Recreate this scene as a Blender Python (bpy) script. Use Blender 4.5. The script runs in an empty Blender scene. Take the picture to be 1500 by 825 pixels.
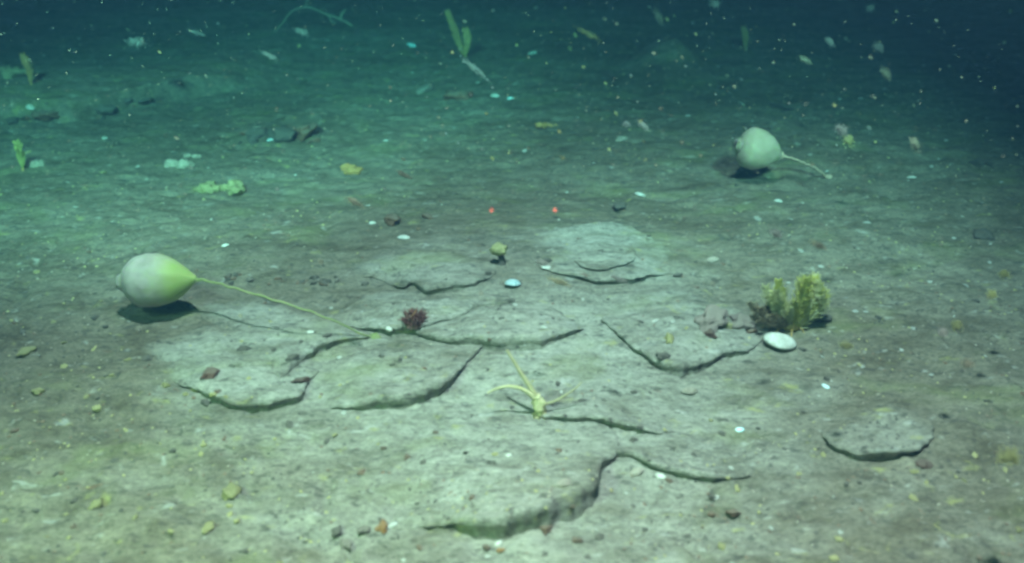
import bpy, math, random
import numpy as np
from mathutils import Vector, Matrix, noise as mnoise

# ------------------------------------------------------------------ camera, water light, lamps, exposure
sc = bpy.context.scene
col = sc.collection
CAM_H = 0.53
PITCH = math.radians(27.0)
FPX = 1300.0                                   # focal length in pixels of the 1500 px wide frame
cam_d = bpy.data.cameras.new('camera')
cam_d.sensor_width = 36.0
cam_d.lens = 36.0 * FPX / 1500.0
cam_d.clip_start = 0.01
cam_d.clip_end = 200.0
cam_d.dof.use_dof = True
cam_d.dof.focus_distance = 1.15
cam_d.dof.aperture_fstop = 4.0
cam = bpy.data.objects.new('camera', cam_d)
cam.location = (0, 0, CAM_H)
cam.rotation_euler = (math.radians(90) - PITCH, 0, 0)
col.objects.link(cam)
sc.camera = cam

world = bpy.data.worlds.new('World')
sc.world = world
world.use_nodes = True
bg = world.node_tree.nodes['Background']
bg.inputs['Color'].default_value = (0.02, 0.13, 0.30, 1)      # faint blue glow of deep water, no daylight down here
bg.inputs['Strength'].default_value = 0.06


def spot(name, loc, target, power, size_deg, blend, radius, color):
    d = bpy.data.lights.new(name, 'SPOT')
    d.energy = power
    d.spot_size = math.radians(size_deg)
    d.spot_blend = blend
    d.shadow_soft_size = radius
    d.color = color
    o = bpy.data.objects.new(name, d)
    o.location = loc
    o.rotation_euler = (Vector(target) - Vector(loc)).to_track_quat('-Z', 'Y').to_euler()
    col.objects.link(o)
    return o


# the vehicle's lamps: one on the boom above the seabed, two on the camera frame
spot('boom_lamp', (0.04, 0.36, 1.80), (0.05, 0.38, 0.0), 900, 86, 1.0, 0.05, (1.0, 0.535, 0.51))
spot('frame_lamp', (-0.55, -0.10, 1.25), (-0.60, 1.95, 0.0), 640, 43, 1.0, 0.06, (0.97, 0.93, 0.74))
spot('frame_lamp', (0.55, -0.10, 1.25), (0.24, 1.98, 0.0), 350, 43, 1.0, 0.06, (1.0, 0.91, 0.74))
spot('side_lamp', (-0.70, 0.02, 0.80), (-0.25, 0.42, 0.0), 70, 60, 1.0, 0.08, (0.80, 0.92, 0.36))

sc.view_settings.view_transform = 'Standard'
sc.view_settings.look = 'None'
sc.view_settings.exposure = 0.0
sc.view_settings.gamma = 1.0
sc.view_settings.use_curve_mapping = False
sc.render.engine = 'CYCLES'
sc.cycles.filter_width = 2.8
sc.cycles.volume_bounces = 2
sc.cycles.max_bounces = 6
sc.cycles.use_denoising = True
sc.cycles.sample_clamp_indirect = 4.0

R = random.Random(7)
NR = np.random.RandomState(11)

# ------------------------------------------------------------------ noise and terrain
PERM = NR.permutation(256)
PERM = np.concatenate([PERM, PERM])
ANG = NR.rand(256) * 2 * np.pi
GX, GY = np.cos(ANG), np.sin(ANG)


def perlin(x, y, s=0):
    x = np.asarray(x, float) + 17.3 * s
    y = np.asarray(y, float) + 9.1 * s
    xi = np.floor(x).astype(int)
    yi = np.floor(y).astype(int)
    fx, fy = x - xi, y - yi
    u = fx * fx * fx * (fx * (fx * 6 - 15) + 10)
    v = fy * fy * fy * (fy * (fy * 6 - 15) + 10)

    def gr(ix, iy, dx, dy):
        h = PERM[(PERM[ix & 255] + iy) & 255]
        return GX[h] * dx + GY[h] * dy
    a = gr(xi, yi, fx, fy)
    b = gr(xi + 1, yi, fx - 1, fy)
    c = gr(xi, yi + 1, fx, fy - 1)
    d = gr(xi + 1, yi + 1, fx - 1, fy - 1)
    return ((a + (b - a) * u) + ((c + (d - c) * u) - (a + (b - a) * u)) * v) * 1.5


def sstep(a, b, x):
    t = np.clip((np.asarray(x, float) - a) / (b - a), 0, 1)
    return t * t * (3 - 2 * t)


def ray(px, py):
    """direction (world) through a pixel of the 1500 x 825 photograph"""
    u = (px - 750.0) / FPX
    v = (412.5 - py) / FPX
    c, s = math.cos(PITCH), math.sin(PITCH)
    return Vector((u, c + v * s, -s + v * c))


EYE = Vector((0, 0, CAM_H))


def on_plane(px, py, z=0.0):
    d = ray(px, py)
    return EYE + d * ((z - CAM_H) / d.z)


def ground_low(x, y):
    """broad shape of the seabed"""
    x = np.asarray(x, float)
    y = np.asarray(y, float)
    z = 0.016 * perlin(x * 0.9, y * 0.9, 1) + 0.008 * perlin(x * 2.7, y * 2.7, 2)
    z = z + 0.028 * np.exp(-((x - 0.0) / 0.42) ** 2 - ((y - 1.12) / 0.24) ** 2)     # outcrop swell
    z = z + 0.010 * np.exp(-((x - 0.01) / 0.07) ** 2 - ((y - 0.97) / 0.11) ** 2)    # smooth tongue of silt
    # low bank far left, and a shallow crease on the right
    e1 = np.interp(x, [-1.6, -1.04, -0.95, -0.90, -0.85, -0.79, -0.72, -0.63, -0.4], [1.80, 1.765, 1.745, 1.765, 1.81, 1.875, 1.96, 2.03, 2.2]) + 0.012 * perlin(x * 14, 0 * y, 5)
    z = z + 0.040 * sstep(0.0, 0.020, y - e1) * sstep(-0.50, -0.72, x) * (1 - sstep(0.10, 0.6, y - e1))
    e2 = np.interp(x, [0.2, 0.36, 0.44, 0.52, 0.63, 0.8], [1.44, 1.427, 1.408, 1.418, 1.434, 1.45]) + 0.006 * perlin(x * 18, 0 * y, 6)
    z = z + 0.012 * sstep(0.0, 0.009, y - e2) * sstep(0.36, 0.45, x) * sstep(0.80, 0.62, x) * (1 - sstep(0.04, 0.30, y - e2))
    # far dome of sediment
    z = z + 0.070 * np.exp(-((x - 0.385) / 0.075) ** 2 - ((y - 2.22) / 0.09) ** 2)
    return z


def ground_z(x, y):
    x = np.asarray(x, float)
    y = np.asarray(y, float)
    rough = 0.5 + 0.5 * sstep(0.25, 0.55, np.hypot(x / 1.1, (y - 0.95) / 0.75))
    z = ground_low(x, y)
    z = z + rough * (0.0036 * perlin(x * 7, y * 9, 3) + 0.0036 * perlin(x * 16, y * 22, 4)
                     + 0.0028 * perlin(x * 38, y * 48, 7) + 0.0014 * perlin(x * 95, y * 95, 8))
    # small burrows and dimples
    p = perlin(x * 31, y * 31, 9)
    z = z - rough * 0.006 * sstep(0.45, 0.75, p)
    return z


def on_low(px, py, h=0.0):
    z = 0.0
    for _ in range(6):
        p = on_plane(px, py, z + h)
        z = float(ground_low(p.x, p.y))
    return Vector((p.x, p.y, z + h))


# ------------------------------------------------------------------ materials
def new_mat(name):
    m = bpy.data.materials.new(name)
    m.use_nodes = True
    nt = m.node_tree
    return m, nt, nt.nodes['Principled BSDF']


def ramp(nt, stops):
    r = nt.nodes.new('ShaderNodeValToRGB')
    el = r.color_ramp.elements
    while len(el) < len(stops):
        el.new(0.5)
    for e, (p, c) in zip(el, stops):
        e.position = p
        e.color = (*c, 1)
    return r


def noise_node(nt, vec, scale, detail=6, rough=0.6, dist=0.0):
    n = nt.nodes.new('ShaderNodeTexNoise')
    n.inputs['Scale'].default_value = scale
    n.inputs['Detail'].default_value = detail
    n.inputs['Roughness'].default_value = rough
    n.inputs['Distortion'].default_value = dist
    nt.links.new(vec, n.inputs['Vector'])
    return n.outputs['Fac']


def mixc(nt, fac, a, b, mode='MIX'):
    n = nt.nodes.new('ShaderNodeMix')
    n.data_type = 'RGBA'
    n.blend_type = mode
    for sock, val in ((n.inputs[0], fac), (n.inputs[6], a), (n.inputs[7], b)):
        if isinstance(val, (int, float)):
            sock.default_value = val
        elif isinstance(val, tuple):
            sock.default_value = (*val, 1)
        else:
            nt.links.new(val, sock)
    return n.outputs[2]


def sediment_mat(name, bump=0.004, reach=1.42):
    """brown grey mud with a drape of pale silt over and in front of the outcrop"""
    m, nt, bs = new_mat(name)
    geo = nt.nodes.new('ShaderNodeNewGeometry')
    pos = geo.outputs['Position']
    mp = nt.nodes.new('ShaderNodeMapping')
    mp.inputs['Scale'].default_value = (0.48, 1.0, 1.0)
    mp.inputs['Rotation'].default_value = (0, 0, math.radians(-9))
    nt.links.new(pos, mp.inputs['Vector'])
    v = mp.outputs['Vector']
    mud = ramp(nt, [(0.36, (0.165, 0.140, 0.102)), (0.5, (0.205, 0.178, 0.134)), (0.66, (0.255, 0.228, 0.178))])
    silt = ramp(nt, [(0.36, (0.30, 0.29, 0.245)), (0.5, (0.345, 0.335, 0.288)), (0.66, (0.39, 0.38, 0.33))])
    nb = noise_node(nt, v, 3.2, 8, 0.62, 0.6)
    nt.links.new(nb, mud.inputs['Fac'])
    nt.links.new(nb, silt.inputs['Fac'])
    em = nt.nodes.new('ShaderNodeMapping')
    em.inputs['Location'].default_value = (-0.04, -0.77 / 0.52, 0)
    em.inputs['Scale'].default_value = (1 / 0.48, 1 / 0.52, 0)
    nt.links.new(pos, em.inputs['Vector'])
    ln = nt.nodes.new('ShaderNodeVectorMath')
    ln.operation = 'LENGTH'
    nt.links.new(em.outputs['Vector'], ln.inputs[0])
    ma = nt.nodes.new('ShaderNodeMath')
    ma.operation = 'MULTIPLY_ADD'
    nt.links.new(noise_node(nt, v, 7, 7, 0.66, 0.5), ma.inputs[0])
    ma.inputs[1].default_value = 1.5
    nt.links.new(ln.outputs['Value'], ma.inputs[2])
    def math_node(op, a, b):
        n = nt.nodes.new('ShaderNodeMath')
        n.operation = op
        for k, q in enumerate((a, b)):
            if isinstance(q, (int, float)):
                n.inputs[k].default_value = q
            else:
                nt.links.new(q, n.inputs[k])
        return n.outputs[0]
    at = nt.nodes.new('ShaderNodeAttribute')
    at.attribute_name = 'bare'                       # 1 where a slab stands clear of the mud
    n15 = math_node('MULTIPLY', ma.inputs[0].links[0].from_socket, 1.5)
    v1 = math_node('SUBTRACT', reach, ma.outputs[0])
    v2 = math_node('SUBTRACT', math_node('ADD', math_node('MULTIPLY', at.outputs['Fac'], 0.9), 0.45), n15)
    mk = ramp(nt, [(0.0, (0, 0, 0)), (0.62, (1, 1, 1))])
    nt.links.new(math_node('MAXIMUM', v1, v2), mk.inputs['Fac'])
    c = mixc(nt, mk.outputs['Color'], mud.outputs['Color'], silt.outputs['Color'])
    patch, speck = 0.8, 0.95
    med = ramp(nt, [(0.34, (0.52, 0.49, 0.43)), (0.52, (1, 1, 1)), (0.70, (1.25, 1.25, 1.2))])
    nt.links.new(noise_node(nt, v, 26, 8, 0.7, 0.3), med.inputs['Fac'])
    c = mixc(nt, patch, c, med.outputs['Color'], 'MULTIPLY')
    fin = ramp(nt, [(0.34, (0.42, 0.40, 0.36)), (0.5, (1, 1, 1)), (0.68, (1.3, 1.3, 1.25))])
    nt.links.new(noise_node(nt, v, 140, 5, 0.75), fin.inputs['Fac'])
    c = mixc(nt, 0.55 * speck, c, fin.outputs['Color'], 'MULTIPLY')
    gr = ramp(nt, [(0.36, (0.50, 0.48, 0.44)), (0.5, (1, 1, 1)), (0.64, (1.35, 1.35, 1.3))])
    nt.links.new(noise_node(nt, v, 420, 3, 0.8), gr.inputs['Fac'])
    c = mixc(nt, 0.6, c, gr.outputs['Color'], 'MULTIPLY')
    # dark blotches and painted shade of tiny pits, rusty blots, olive and yellow green film, pale dust
    mp2 = nt.nodes.new('ShaderNodeMapping')
    mp2.inputs['Scale'].default_value = (0.62, 1.0, 1.0)
    mp2.inputs['Rotation'].default_value = (0, 0, math.radians(-6))
    mp2.inputs['Location'].default_value = (3.3, 1.7, 0)
    nt.links.new(pos, mp2.inputs['Vector'])
    v2_ = mp2.outputs['Vector']

    def blots(scale, lo, hi, amount, colour, detail=4, off=0.0):
        nonlocal c
        m2 = nt.nodes.new('ShaderNodeVectorMath')
        m2.operation = 'ADD'
        m2.inputs[1].default_value = (off, off * 1.7, off * .3)
        nt.links.new(v2_, m2.inputs[0])
        st = ramp(nt, [(lo, (0, 0, 0)), (hi, (amount, amount, amount))])
        nt.links.new(noise_node(nt, m2.outputs[0], scale, detail, 0.6, 0.4), st.inputs['Fac'])
        c = mixc(nt, st.outputs['Color'], c, colour)
    blots(62, 0.615, 0.71, 0.72, (0.075, 0.07, 0.06), 3, 0.0)
    blots(30, 0.66, 0.74, 0.60, (0.09, 0.08, 0.068), 4, 5.0)
    blots(110, 0.60, 0.70, 0.70, (0.085, 0.075, 0.062), 2, 11.0)
    blots(38, 0.68, 0.76, 0.55, (0.20, 0.09, 0.055), 4, 17.0)
    blots(12, 0.54, 0.72, 0.45, (0.24, 0.26, 0.10), 6, 23.0)
    blots(55, 0.63, 0.73, 0.55, (0.42, 0.40, 0.14), 4, 29.0)
    blots(75, 0.63, 0.72, 0.55, (0.52, 0.51, 0.46), 3, 37.0)
    nt.links.new(c, bs.inputs['Base Color'])
    bs.inputs['Roughness'].default_value = 0.95
    bs.inputs['Specular IOR Level'].default_value = 0.1
    b = nt.nodes.new('ShaderNodeBump')
    b.inputs['Strength'].default_value = 0.9
    b.inputs['Distance'].default_value = bump
    h1 = noise_node(nt, v, 60, 8, 0.72, 0.2)
    nt.links.new(h1, b.inputs['Height'])
    nt.links.new(b.outputs['Normal'], bs.inputs['Normal'])
    return m


def plain_mat(name, c1, c2, scale=60, rough=0.8, sss=0.0, spec=0.2, bump=0.002, lo=0.35, hi=0.65, dust=0.0, trans=0.0):
    m, nt, bs = new_mat(name)
    tc = nt.nodes.new('ShaderNodeTexCoord')
    oi = nt.nodes.new('ShaderNodeObjectInfo')
    add = nt.nodes.new('ShaderNodeVectorMath')
    add.operation = 'ADD'
    nt.links.new(tc.outputs['Object'], add.inputs[0])
    nt.links.new(oi.outputs['Random'], add.inputs[1])
    rp = ramp(nt, [(lo, c1), (hi, c2)])
    f = noise_node(nt, add.outputs[0], scale, 5, 0.65, 0.4)
    nt.links.new(f, rp.inputs['Fac'])
    hv = nt.nodes.new('ShaderNodeHueSaturation')
    mr = nt.nodes.new('ShaderNodeMapRange')
    mr.inputs['To Min'].default_value = 0.72
    mr.inputs['To Max'].default_value = 1.22
    nt.links.new(oi.outputs['Random'], mr.inputs['Value'])
    nt.links.new(mr.outputs[0], hv.inputs['Value'])
    nt.links.new(rp.outputs['Color'], hv.inputs['Color'])
    cc = hv.outputs['Color']
    if dust:                                          # silt settled on the upper faces
        ge = nt.nodes.new('ShaderNodeNewGeometry')
        sx = nt.nodes.new('ShaderNodeSeparateXYZ')
        nt.links.new(ge.outputs['Normal'], sx.inputs[0])
        da = nt.nodes.new('ShaderNodeMath')
        da.operation = 'MULTIPLY_ADD'
        nt.links.new(noise_node(nt, ge.outputs['Position'], 220, 4, 0.7), da.inputs[0])
        da.inputs[1].default_value = 0.9
        nt.links.new(sx.outputs['Z'], da.inputs[2])
        dr = ramp(nt, [(0.85, (0, 0, 0)), (1.0, (dust, dust, dust))])
        dm = nt.nodes.new('ShaderNodeMath')
        dm.operation = 'MULTIPLY'
        dm.inputs[1].default_value = 0.8
        nt.links.new(da.outputs[0], dm.inputs[0])
        nt.links.new(dm.outputs[0], dr.inputs['Fac'])
        cc = mixc(nt, dr.outputs['Color'], cc, (0.29, 0.265, 0.21))
    nt.links.new(cc, bs.inputs['Base Color'])
    bs.inputs['Roughness'].default_value = rough
    bs.inputs['Specular IOR Level'].default_value = spec
    if sss:
        bs.inputs['Subsurface Weight'].default_value = sss
        bs.inputs['Subsurface Radius'].default_value = (0.6, 1.0, 0.5)
        bs.inputs['Subsurface Scale'].default_value = 0.012
    if trans:
        tl = nt.nodes.new('ShaderNodeBsdfTranslucent')
        nt.links.new(cc, tl.inputs['Color'])
        mx = nt.nodes.new('ShaderNodeMixShader')
        mx.inputs[0].default_value = trans
        nt.links.new(bs.outputs[0], mx.inputs[1])
        nt.links.new(tl.outputs[0], mx.inputs[2])
        nt.links.new(mx.outputs[0], nt.nodes['Material Output'].inputs['Surface'])
    b = nt.nodes.new('ShaderNodeBump')
    b.inputs['Strength'].default_value = 0.7
    b.inputs['Distance'].default_value = bump
    nt.links.new(noise_node(nt, add.outputs[0], scale * 2.2, 6, 0.7), b.inputs['Height'])
    nt.links.new(b.outputs['Normal'], bs.inputs['Normal'])
    return m


M = {
    'mud': sediment_mat('mud', 0.0065, 1.58),
    'dark_stone': plain_mat('dark_stone', (0.07, 0.062, 0.055), (0.16, 0.14, 0.115), 90, dust=0.25),
    'dusty_stone': plain_mat('dusty_stone', (0.30, 0.23, 0.20), (0.42, 0.35, 0.31), 60, dust=0.45),
    'grey_stone': plain_mat('grey_stone', (0.20, 0.165, 0.14), (0.34, 0.30, 0.25), 70, dust=0.45),
    'brown_stone': plain_mat('brown_stone', (0.13, 0.055, 0.035), (0.26, 0.16, 0.10), 80, dust=0.45),
    'rust_stone': plain_mat('rust_stone', (0.30, 0.12, 0.04), (0.45, 0.26, 0.10), 70, dust=0.22),
    'yellow_stone': plain_mat('yellow_stone', (0.36, 0.32, 0.13), (0.54, 0.49, 0.23), 110, dust=0.22),
    'red_growth': plain_mat('red_growth', (0.13, 0.045, 0.04), (0.27, 0.16, 0.125), 120, bump=0.004, dust=0.45),
    'anemone_red': plain_mat('anemone_red', (0.09, 0.03, 0.028), (0.20, 0.085, 0.07), 120),
    'anemone_orange': plain_mat('anemone_orange', (0.26, 0.13, 0.05), (0.36, 0.20, 0.08), 120),
    'shell': plain_mat('shell', (0.46, 0.45, 0.38), (0.72, 0.72, 0.66), 110, 0.45, spec=0.5, bump=0.0006),
    'chip': plain_mat('chip', (0.42, 0.42, 0.36), (0.66, 0.66, 0.60), 90, 0.6),
    'blue_shell': plain_mat('blue_shell', (0.45, 0.72, 0.78), (0.72, 0.85, 0.85), 50, 0.4, spec=0.5, bump=0.0006),
    'tunic': plain_mat('tunic', (0.31, 0.29, 0.245), (0.44, 0.41, 0.35), 40, 0.5, 1.0, 0.35, 0.002),
    'TUNIC2': None,
    'tunic_green': plain_mat('tunic_green', (0.26, 0.31, 0.11), (0.36, 0.40, 0.17), 40, 0.55, 0.4, 0.3, 0.001),
    'tunic_far': plain_mat('tunic_far', (0.34, 0.30, 0.21), (0.46, 0.41, 0.30), 40, 0.55, 1.0, 0.3, 0.001),
    'stalk_far': plain_mat('stalk_far', (0.50, 0.36, 0.26), (0.62, 0.48, 0.36), 60, 0.7),
    'lime': plain_mat('lime', (0.70, 0.70, 0.16), (0.82, 0.80, 0.30), 90, 0.7, trans=0.45),
    'pale_lime': plain_mat('pale_lime', (0.70, 0.70, 0.36), (0.82, 0.80, 0.50), 90, 0.7, trans=0.45),
    'straw': plain_mat('straw', (0.50, 0.46, 0.25), (0.62, 0.57, 0.34), 120, 0.7, 0.2),
    'pen': plain_mat('pen', (0.46, 0.31, 0.11), (0.58, 0.40, 0.16), 90, 0.8, 0.2),
    'pen_green': plain_mat('pen_green', (0.28, 0.29, 0.08), (0.38, 0.39, 0.13), 90, 0.8, 0.2),
    'pen_orange': plain_mat('pen_orange', (0.40, 0.22, 0.07), (0.52, 0.32, 0.12), 90, 0.8, 0.2),
    'brown_fuzz': plain_mat('brown_fuzz', (0.20, 0.15, 0.09), (0.34, 0.28, 0.18), 90, 0.9),
    'whip': plain_mat('whip', (0.36, 0.33, 0.23), (0.48, 0.44, 0.32), 90, 0.7),
    'sponge': plain_mat('sponge', (0.36, 0.32, 0.24), (0.50, 0.46, 0.36), 140, 0.9, 0.2, bump=0.004),
    'sponge_lime': plain_mat('sponge_lime', (0.26, 0.25, 0.11), (0.40, 0.38, 0.20), 140, 0.9, 0.2, bump=0.004),
    'flake': plain_mat('flake', (0.52, 0.52, 0.48), (0.72, 0.71, 0.66), 200, 0.9, trans=0.4),
    'flake_yellow': plain_mat('flake_yellow', (0.76, 0.74, 0.30), (0.88, 0.86, 0.50), 200, 0.9, trans=0.4),
}

def two_tone(name, a, b, c0, c1):
    m = a.copy()
    m.name = name
    nt = m.node_tree
    bs = nt.nodes['Principled BSDF']
    old = bs.inputs['Base Color'].links[0].from_socket
    tc = nt.nodes.new('ShaderNodeTexCoord')
    sp = nt.nodes.new('ShaderNodeSeparateXYZ')
    nt.links.new(tc.outputs['Generated'], sp.inputs[0])
    ad = nt.nodes.new('ShaderNodeMath')
    ad.operation = 'MULTIPLY_ADD'
    ad.inputs[1].default_value = 0.5
    nt.links.new(noise_node(nt, tc.outputs['Generated'], 2.5, 3, 0.6), ad.inputs[0])
    nt.links.new(sp.outputs['X'], ad.inputs[2])
    rp = ramp(nt, [(c0, (0, 0, 0)), (c1, (1, 1, 1))])
    nt.links.new(ad.outputs[0], rp.inputs['Fac'])
    nt.links.new(mixc(nt, rp.outputs['Color'], old, b), bs.inputs['Base Color'])
    return m


M['TUNIC2'] = two_tone('tunic_two_tone', M['tunic'], (0.33, 0.39, 0.13), 0.62, 1.05)

# ------------------------------------------------------------------ mesh helpers


def mesh_np(name, verts, faces):
    """verts (n,3), faces (m,k) arrays -> mesh"""
    verts = np.asarray(verts, np.float32)
    faces = np.asarray(faces, np.int32)
    me = bpy.data.meshes.new(name)
    m, k = faces.shape
    me.vertices.add(len(verts))
    me.vertices.foreach_set('co', verts.ravel())
    me.loops.add(m * k)
    me.loops.foreach_set('vertex_index', faces.ravel())
    me.polygons.add(m)
    me.polygons.foreach_set('loop_start', np.arange(0, m * k, k, dtype=np.int32))
    me.update(calc_edges=True)
    me.validate()
    me.polygons.foreach_set('use_smooth', np.ones(len(me.polygons), bool))
    return me


class MB:
    """collects triangles and quads for one mesh"""

    def __init__(self):
        self.v, self.f = [], []

    def tube(self, pts, radii, n=7, cap=True):
        pts = [Vector(p) for p in pts]
        if isinstance(radii, (int, float)):
            radii = [radii] * len(pts)
        base = len(self.v)
        up = Vector((0.13, 0.2, 1)).normalized()
        for i, p in enumerate(pts):
            t = (pts[min(i + 1, len(pts) - 1)] - pts[max(i - 1, 0)])
            t = t.normalized() if t.length > 1e-9 else Vector((0, 0, 1))
            a = t.cross(up)
            if a.length < 1e-3:
                a = t.cross(Vector((1, 0, 0)))
            a.normalize()
            b = t.cross(a)
            for k in range(n):
                w = 2 * math.pi * k / n
                self.v.append(p + (a * math.cos(w) + b * math.sin(w)) * radii[i])
        for i in range(len(pts) - 1):
            for k in range(n):
                k2 = (k + 1) % n
                self.f.append((base + i * n + k, base + i * n + k2, base + (i + 1) * n + k2, base + (i + 1) * n + k))
        if cap:
            for ring in (0, len(pts) - 1):
                c = len(self.v)
                self.v.append(pts[ring].copy())
                for k in range(n):
                    self.f.append((c, base + ring * n + k, base + ring * n + (k + 1) % n))
        return self

    def add(self, verts, faces, mat=None):
        b = len(self.v)
        self.v += [(mat @ Vector(p) if mat else Vector(p)) for p in verts]
        self.f += [tuple(b + i for i in f) for f in faces]
        return self

    def mesh(self, name):
        me = bpy.data.meshes.new(name)
        me.from_pydata([tuple(p) for p in self.v], [], self.f)
        me.update()
        for p in me.polygons:
            p.use_smooth = True
        return me


def obj(name, me, mat, parent=None, loc=None):
    o = bpy.data.objects.new(name, me)
    col.objects.link(o)
    if mat is not None and not me.materials:
        me.materials.append(mat)
    if parent is not None:
        o.parent = parent
    if loc is not None:
        o.location = loc
    return o


def tag(o, label, cat, group=None):
    o['label'] = label
    o['category'] = cat
    if group:
        o['group'] = group
    return o


def thing(name, loc, label, cat, group=None):
    o = bpy.data.objects.new(name, None)
    o.empty_display_size = 0.02
    o.location = loc
    col.objects.link(o)
    return tag(o, label, cat, group)


import bmesh


def ico(sub):
    bm = bmesh.new()
    bmesh.ops.create_icosphere(bm, subdivisions=sub, radius=1.0)
    bm.verts.ensure_lookup_table()
    v = np.array([p.co[:] for p in bm.verts])
    f = [tuple(q.index for q in fc.verts) for fc in bm.faces]
    bm.free()
    return v, f


ICO = {k: ico(k) for k in (1, 2, 3, 4)}


def lump(seed, sub=3, amp=0.28, freq=1.6, squash=(1, 1, 1), detail=0.0):
    """irregular stone or flake shape of about unit radius: verts, faces"""
    v, f = ICO[sub]
    out = []
    off = Vector((seed * 3.7, seed * 1.9, seed * 5.3))
    for p in v:
        q = Vector(p)
        d = 1 + amp * mnoise.noise(q * freq + off) * 1.6 + amp * 0.5 * mnoise.noise(q * freq * 2.3 + off)
        if detail:
            d += detail * mnoise.noise(q * 7 + off) + 0.5 * detail * mnoise.noise(q * 14 + off)
        q = q * d
        out.append(Vector((q.x * squash[0], q.y * squash[1], q.z * squash[2])))
    return out, f


def catmull(pts, n, closed=False):
    P = np.asarray(pts, float)
    m = len(P)
    segs = m if closed else m - 1
    out = []
    for s in np.linspace(0, segs, n, endpoint=not closed):
        i = min(int(s), segs - 1)
        t = s - i
        if closed:
            a, b, c, d = P[(i - 1) % m], P[i % m], P[(i + 1) % m], P[(i + 2) % m]
        else:
            a, b, c, d = P[max(i - 1, 0)], P[i], P[i + 1], P[min(i + 2, m - 1)]
        out.append(0.5 * ((2 * b) + (-a + c) * t + (2 * a - 5 * b + 4 * c - d) * t * t + (-a + 3 * b - 3 * c + d) * t ** 3))
    return np.array(out)


def curve(pts, n):
    return [Vector(p) for p in catmull([tuple(p) for p in pts], n)]


# ------------------------------------------------------------------ the seabed
def lines(inner, step, ratio, lo, hi, outer_lo, outer_hi):
    c = list(np.arange(lo, hi, step))
    d = step
    p = hi
    while p < outer_hi:
        c.append(p)
        d *= ratio
        p += d
    c.append(outer_hi)
    d = step
    p = lo - step
    left = []
    while p > outer_lo:
        left.append(p)
        d *= ratio * 1.04
        p -= d
    left.append(outer_lo)
    return np.array(left[::-1] + c)


xs = np.concatenate([-lines(0, 0.004, 1.03, 0.0, 0.85, -0.0001, 40)[::-1][:-2], lines(0, 0.004, 1.03, 0.0, 0.85, -0.0001, 40)[1:]])
xs = np.unique(np.round(xs, 6))
ys = lines(0, 0.0036, 1.014, 0.36, 1.75, -30, 40)
X, Y = np.meshgrid(xs, ys)
Z = ground_z(X, Y)
# the sheet levels out far away
nx, ny = len(xs), len(ys)
idx = np.arange(nx * ny).reshape(ny, nx)
F = np.stack([idx[:-1, :-1], idx[:-1, 1:], idx[1:, 1:], idx[1:, :-1]], -1).reshape(-1, 4)
seabed = obj('seabed', mesh_np('seabed', np.stack([X, Y, Z], -1).reshape(-1, 3), F), M['mud'])
seabed['kind'] = 'structure'

# ------------------------------------------------------------------ rock slabs dusted with silt
SLABS = []


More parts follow.
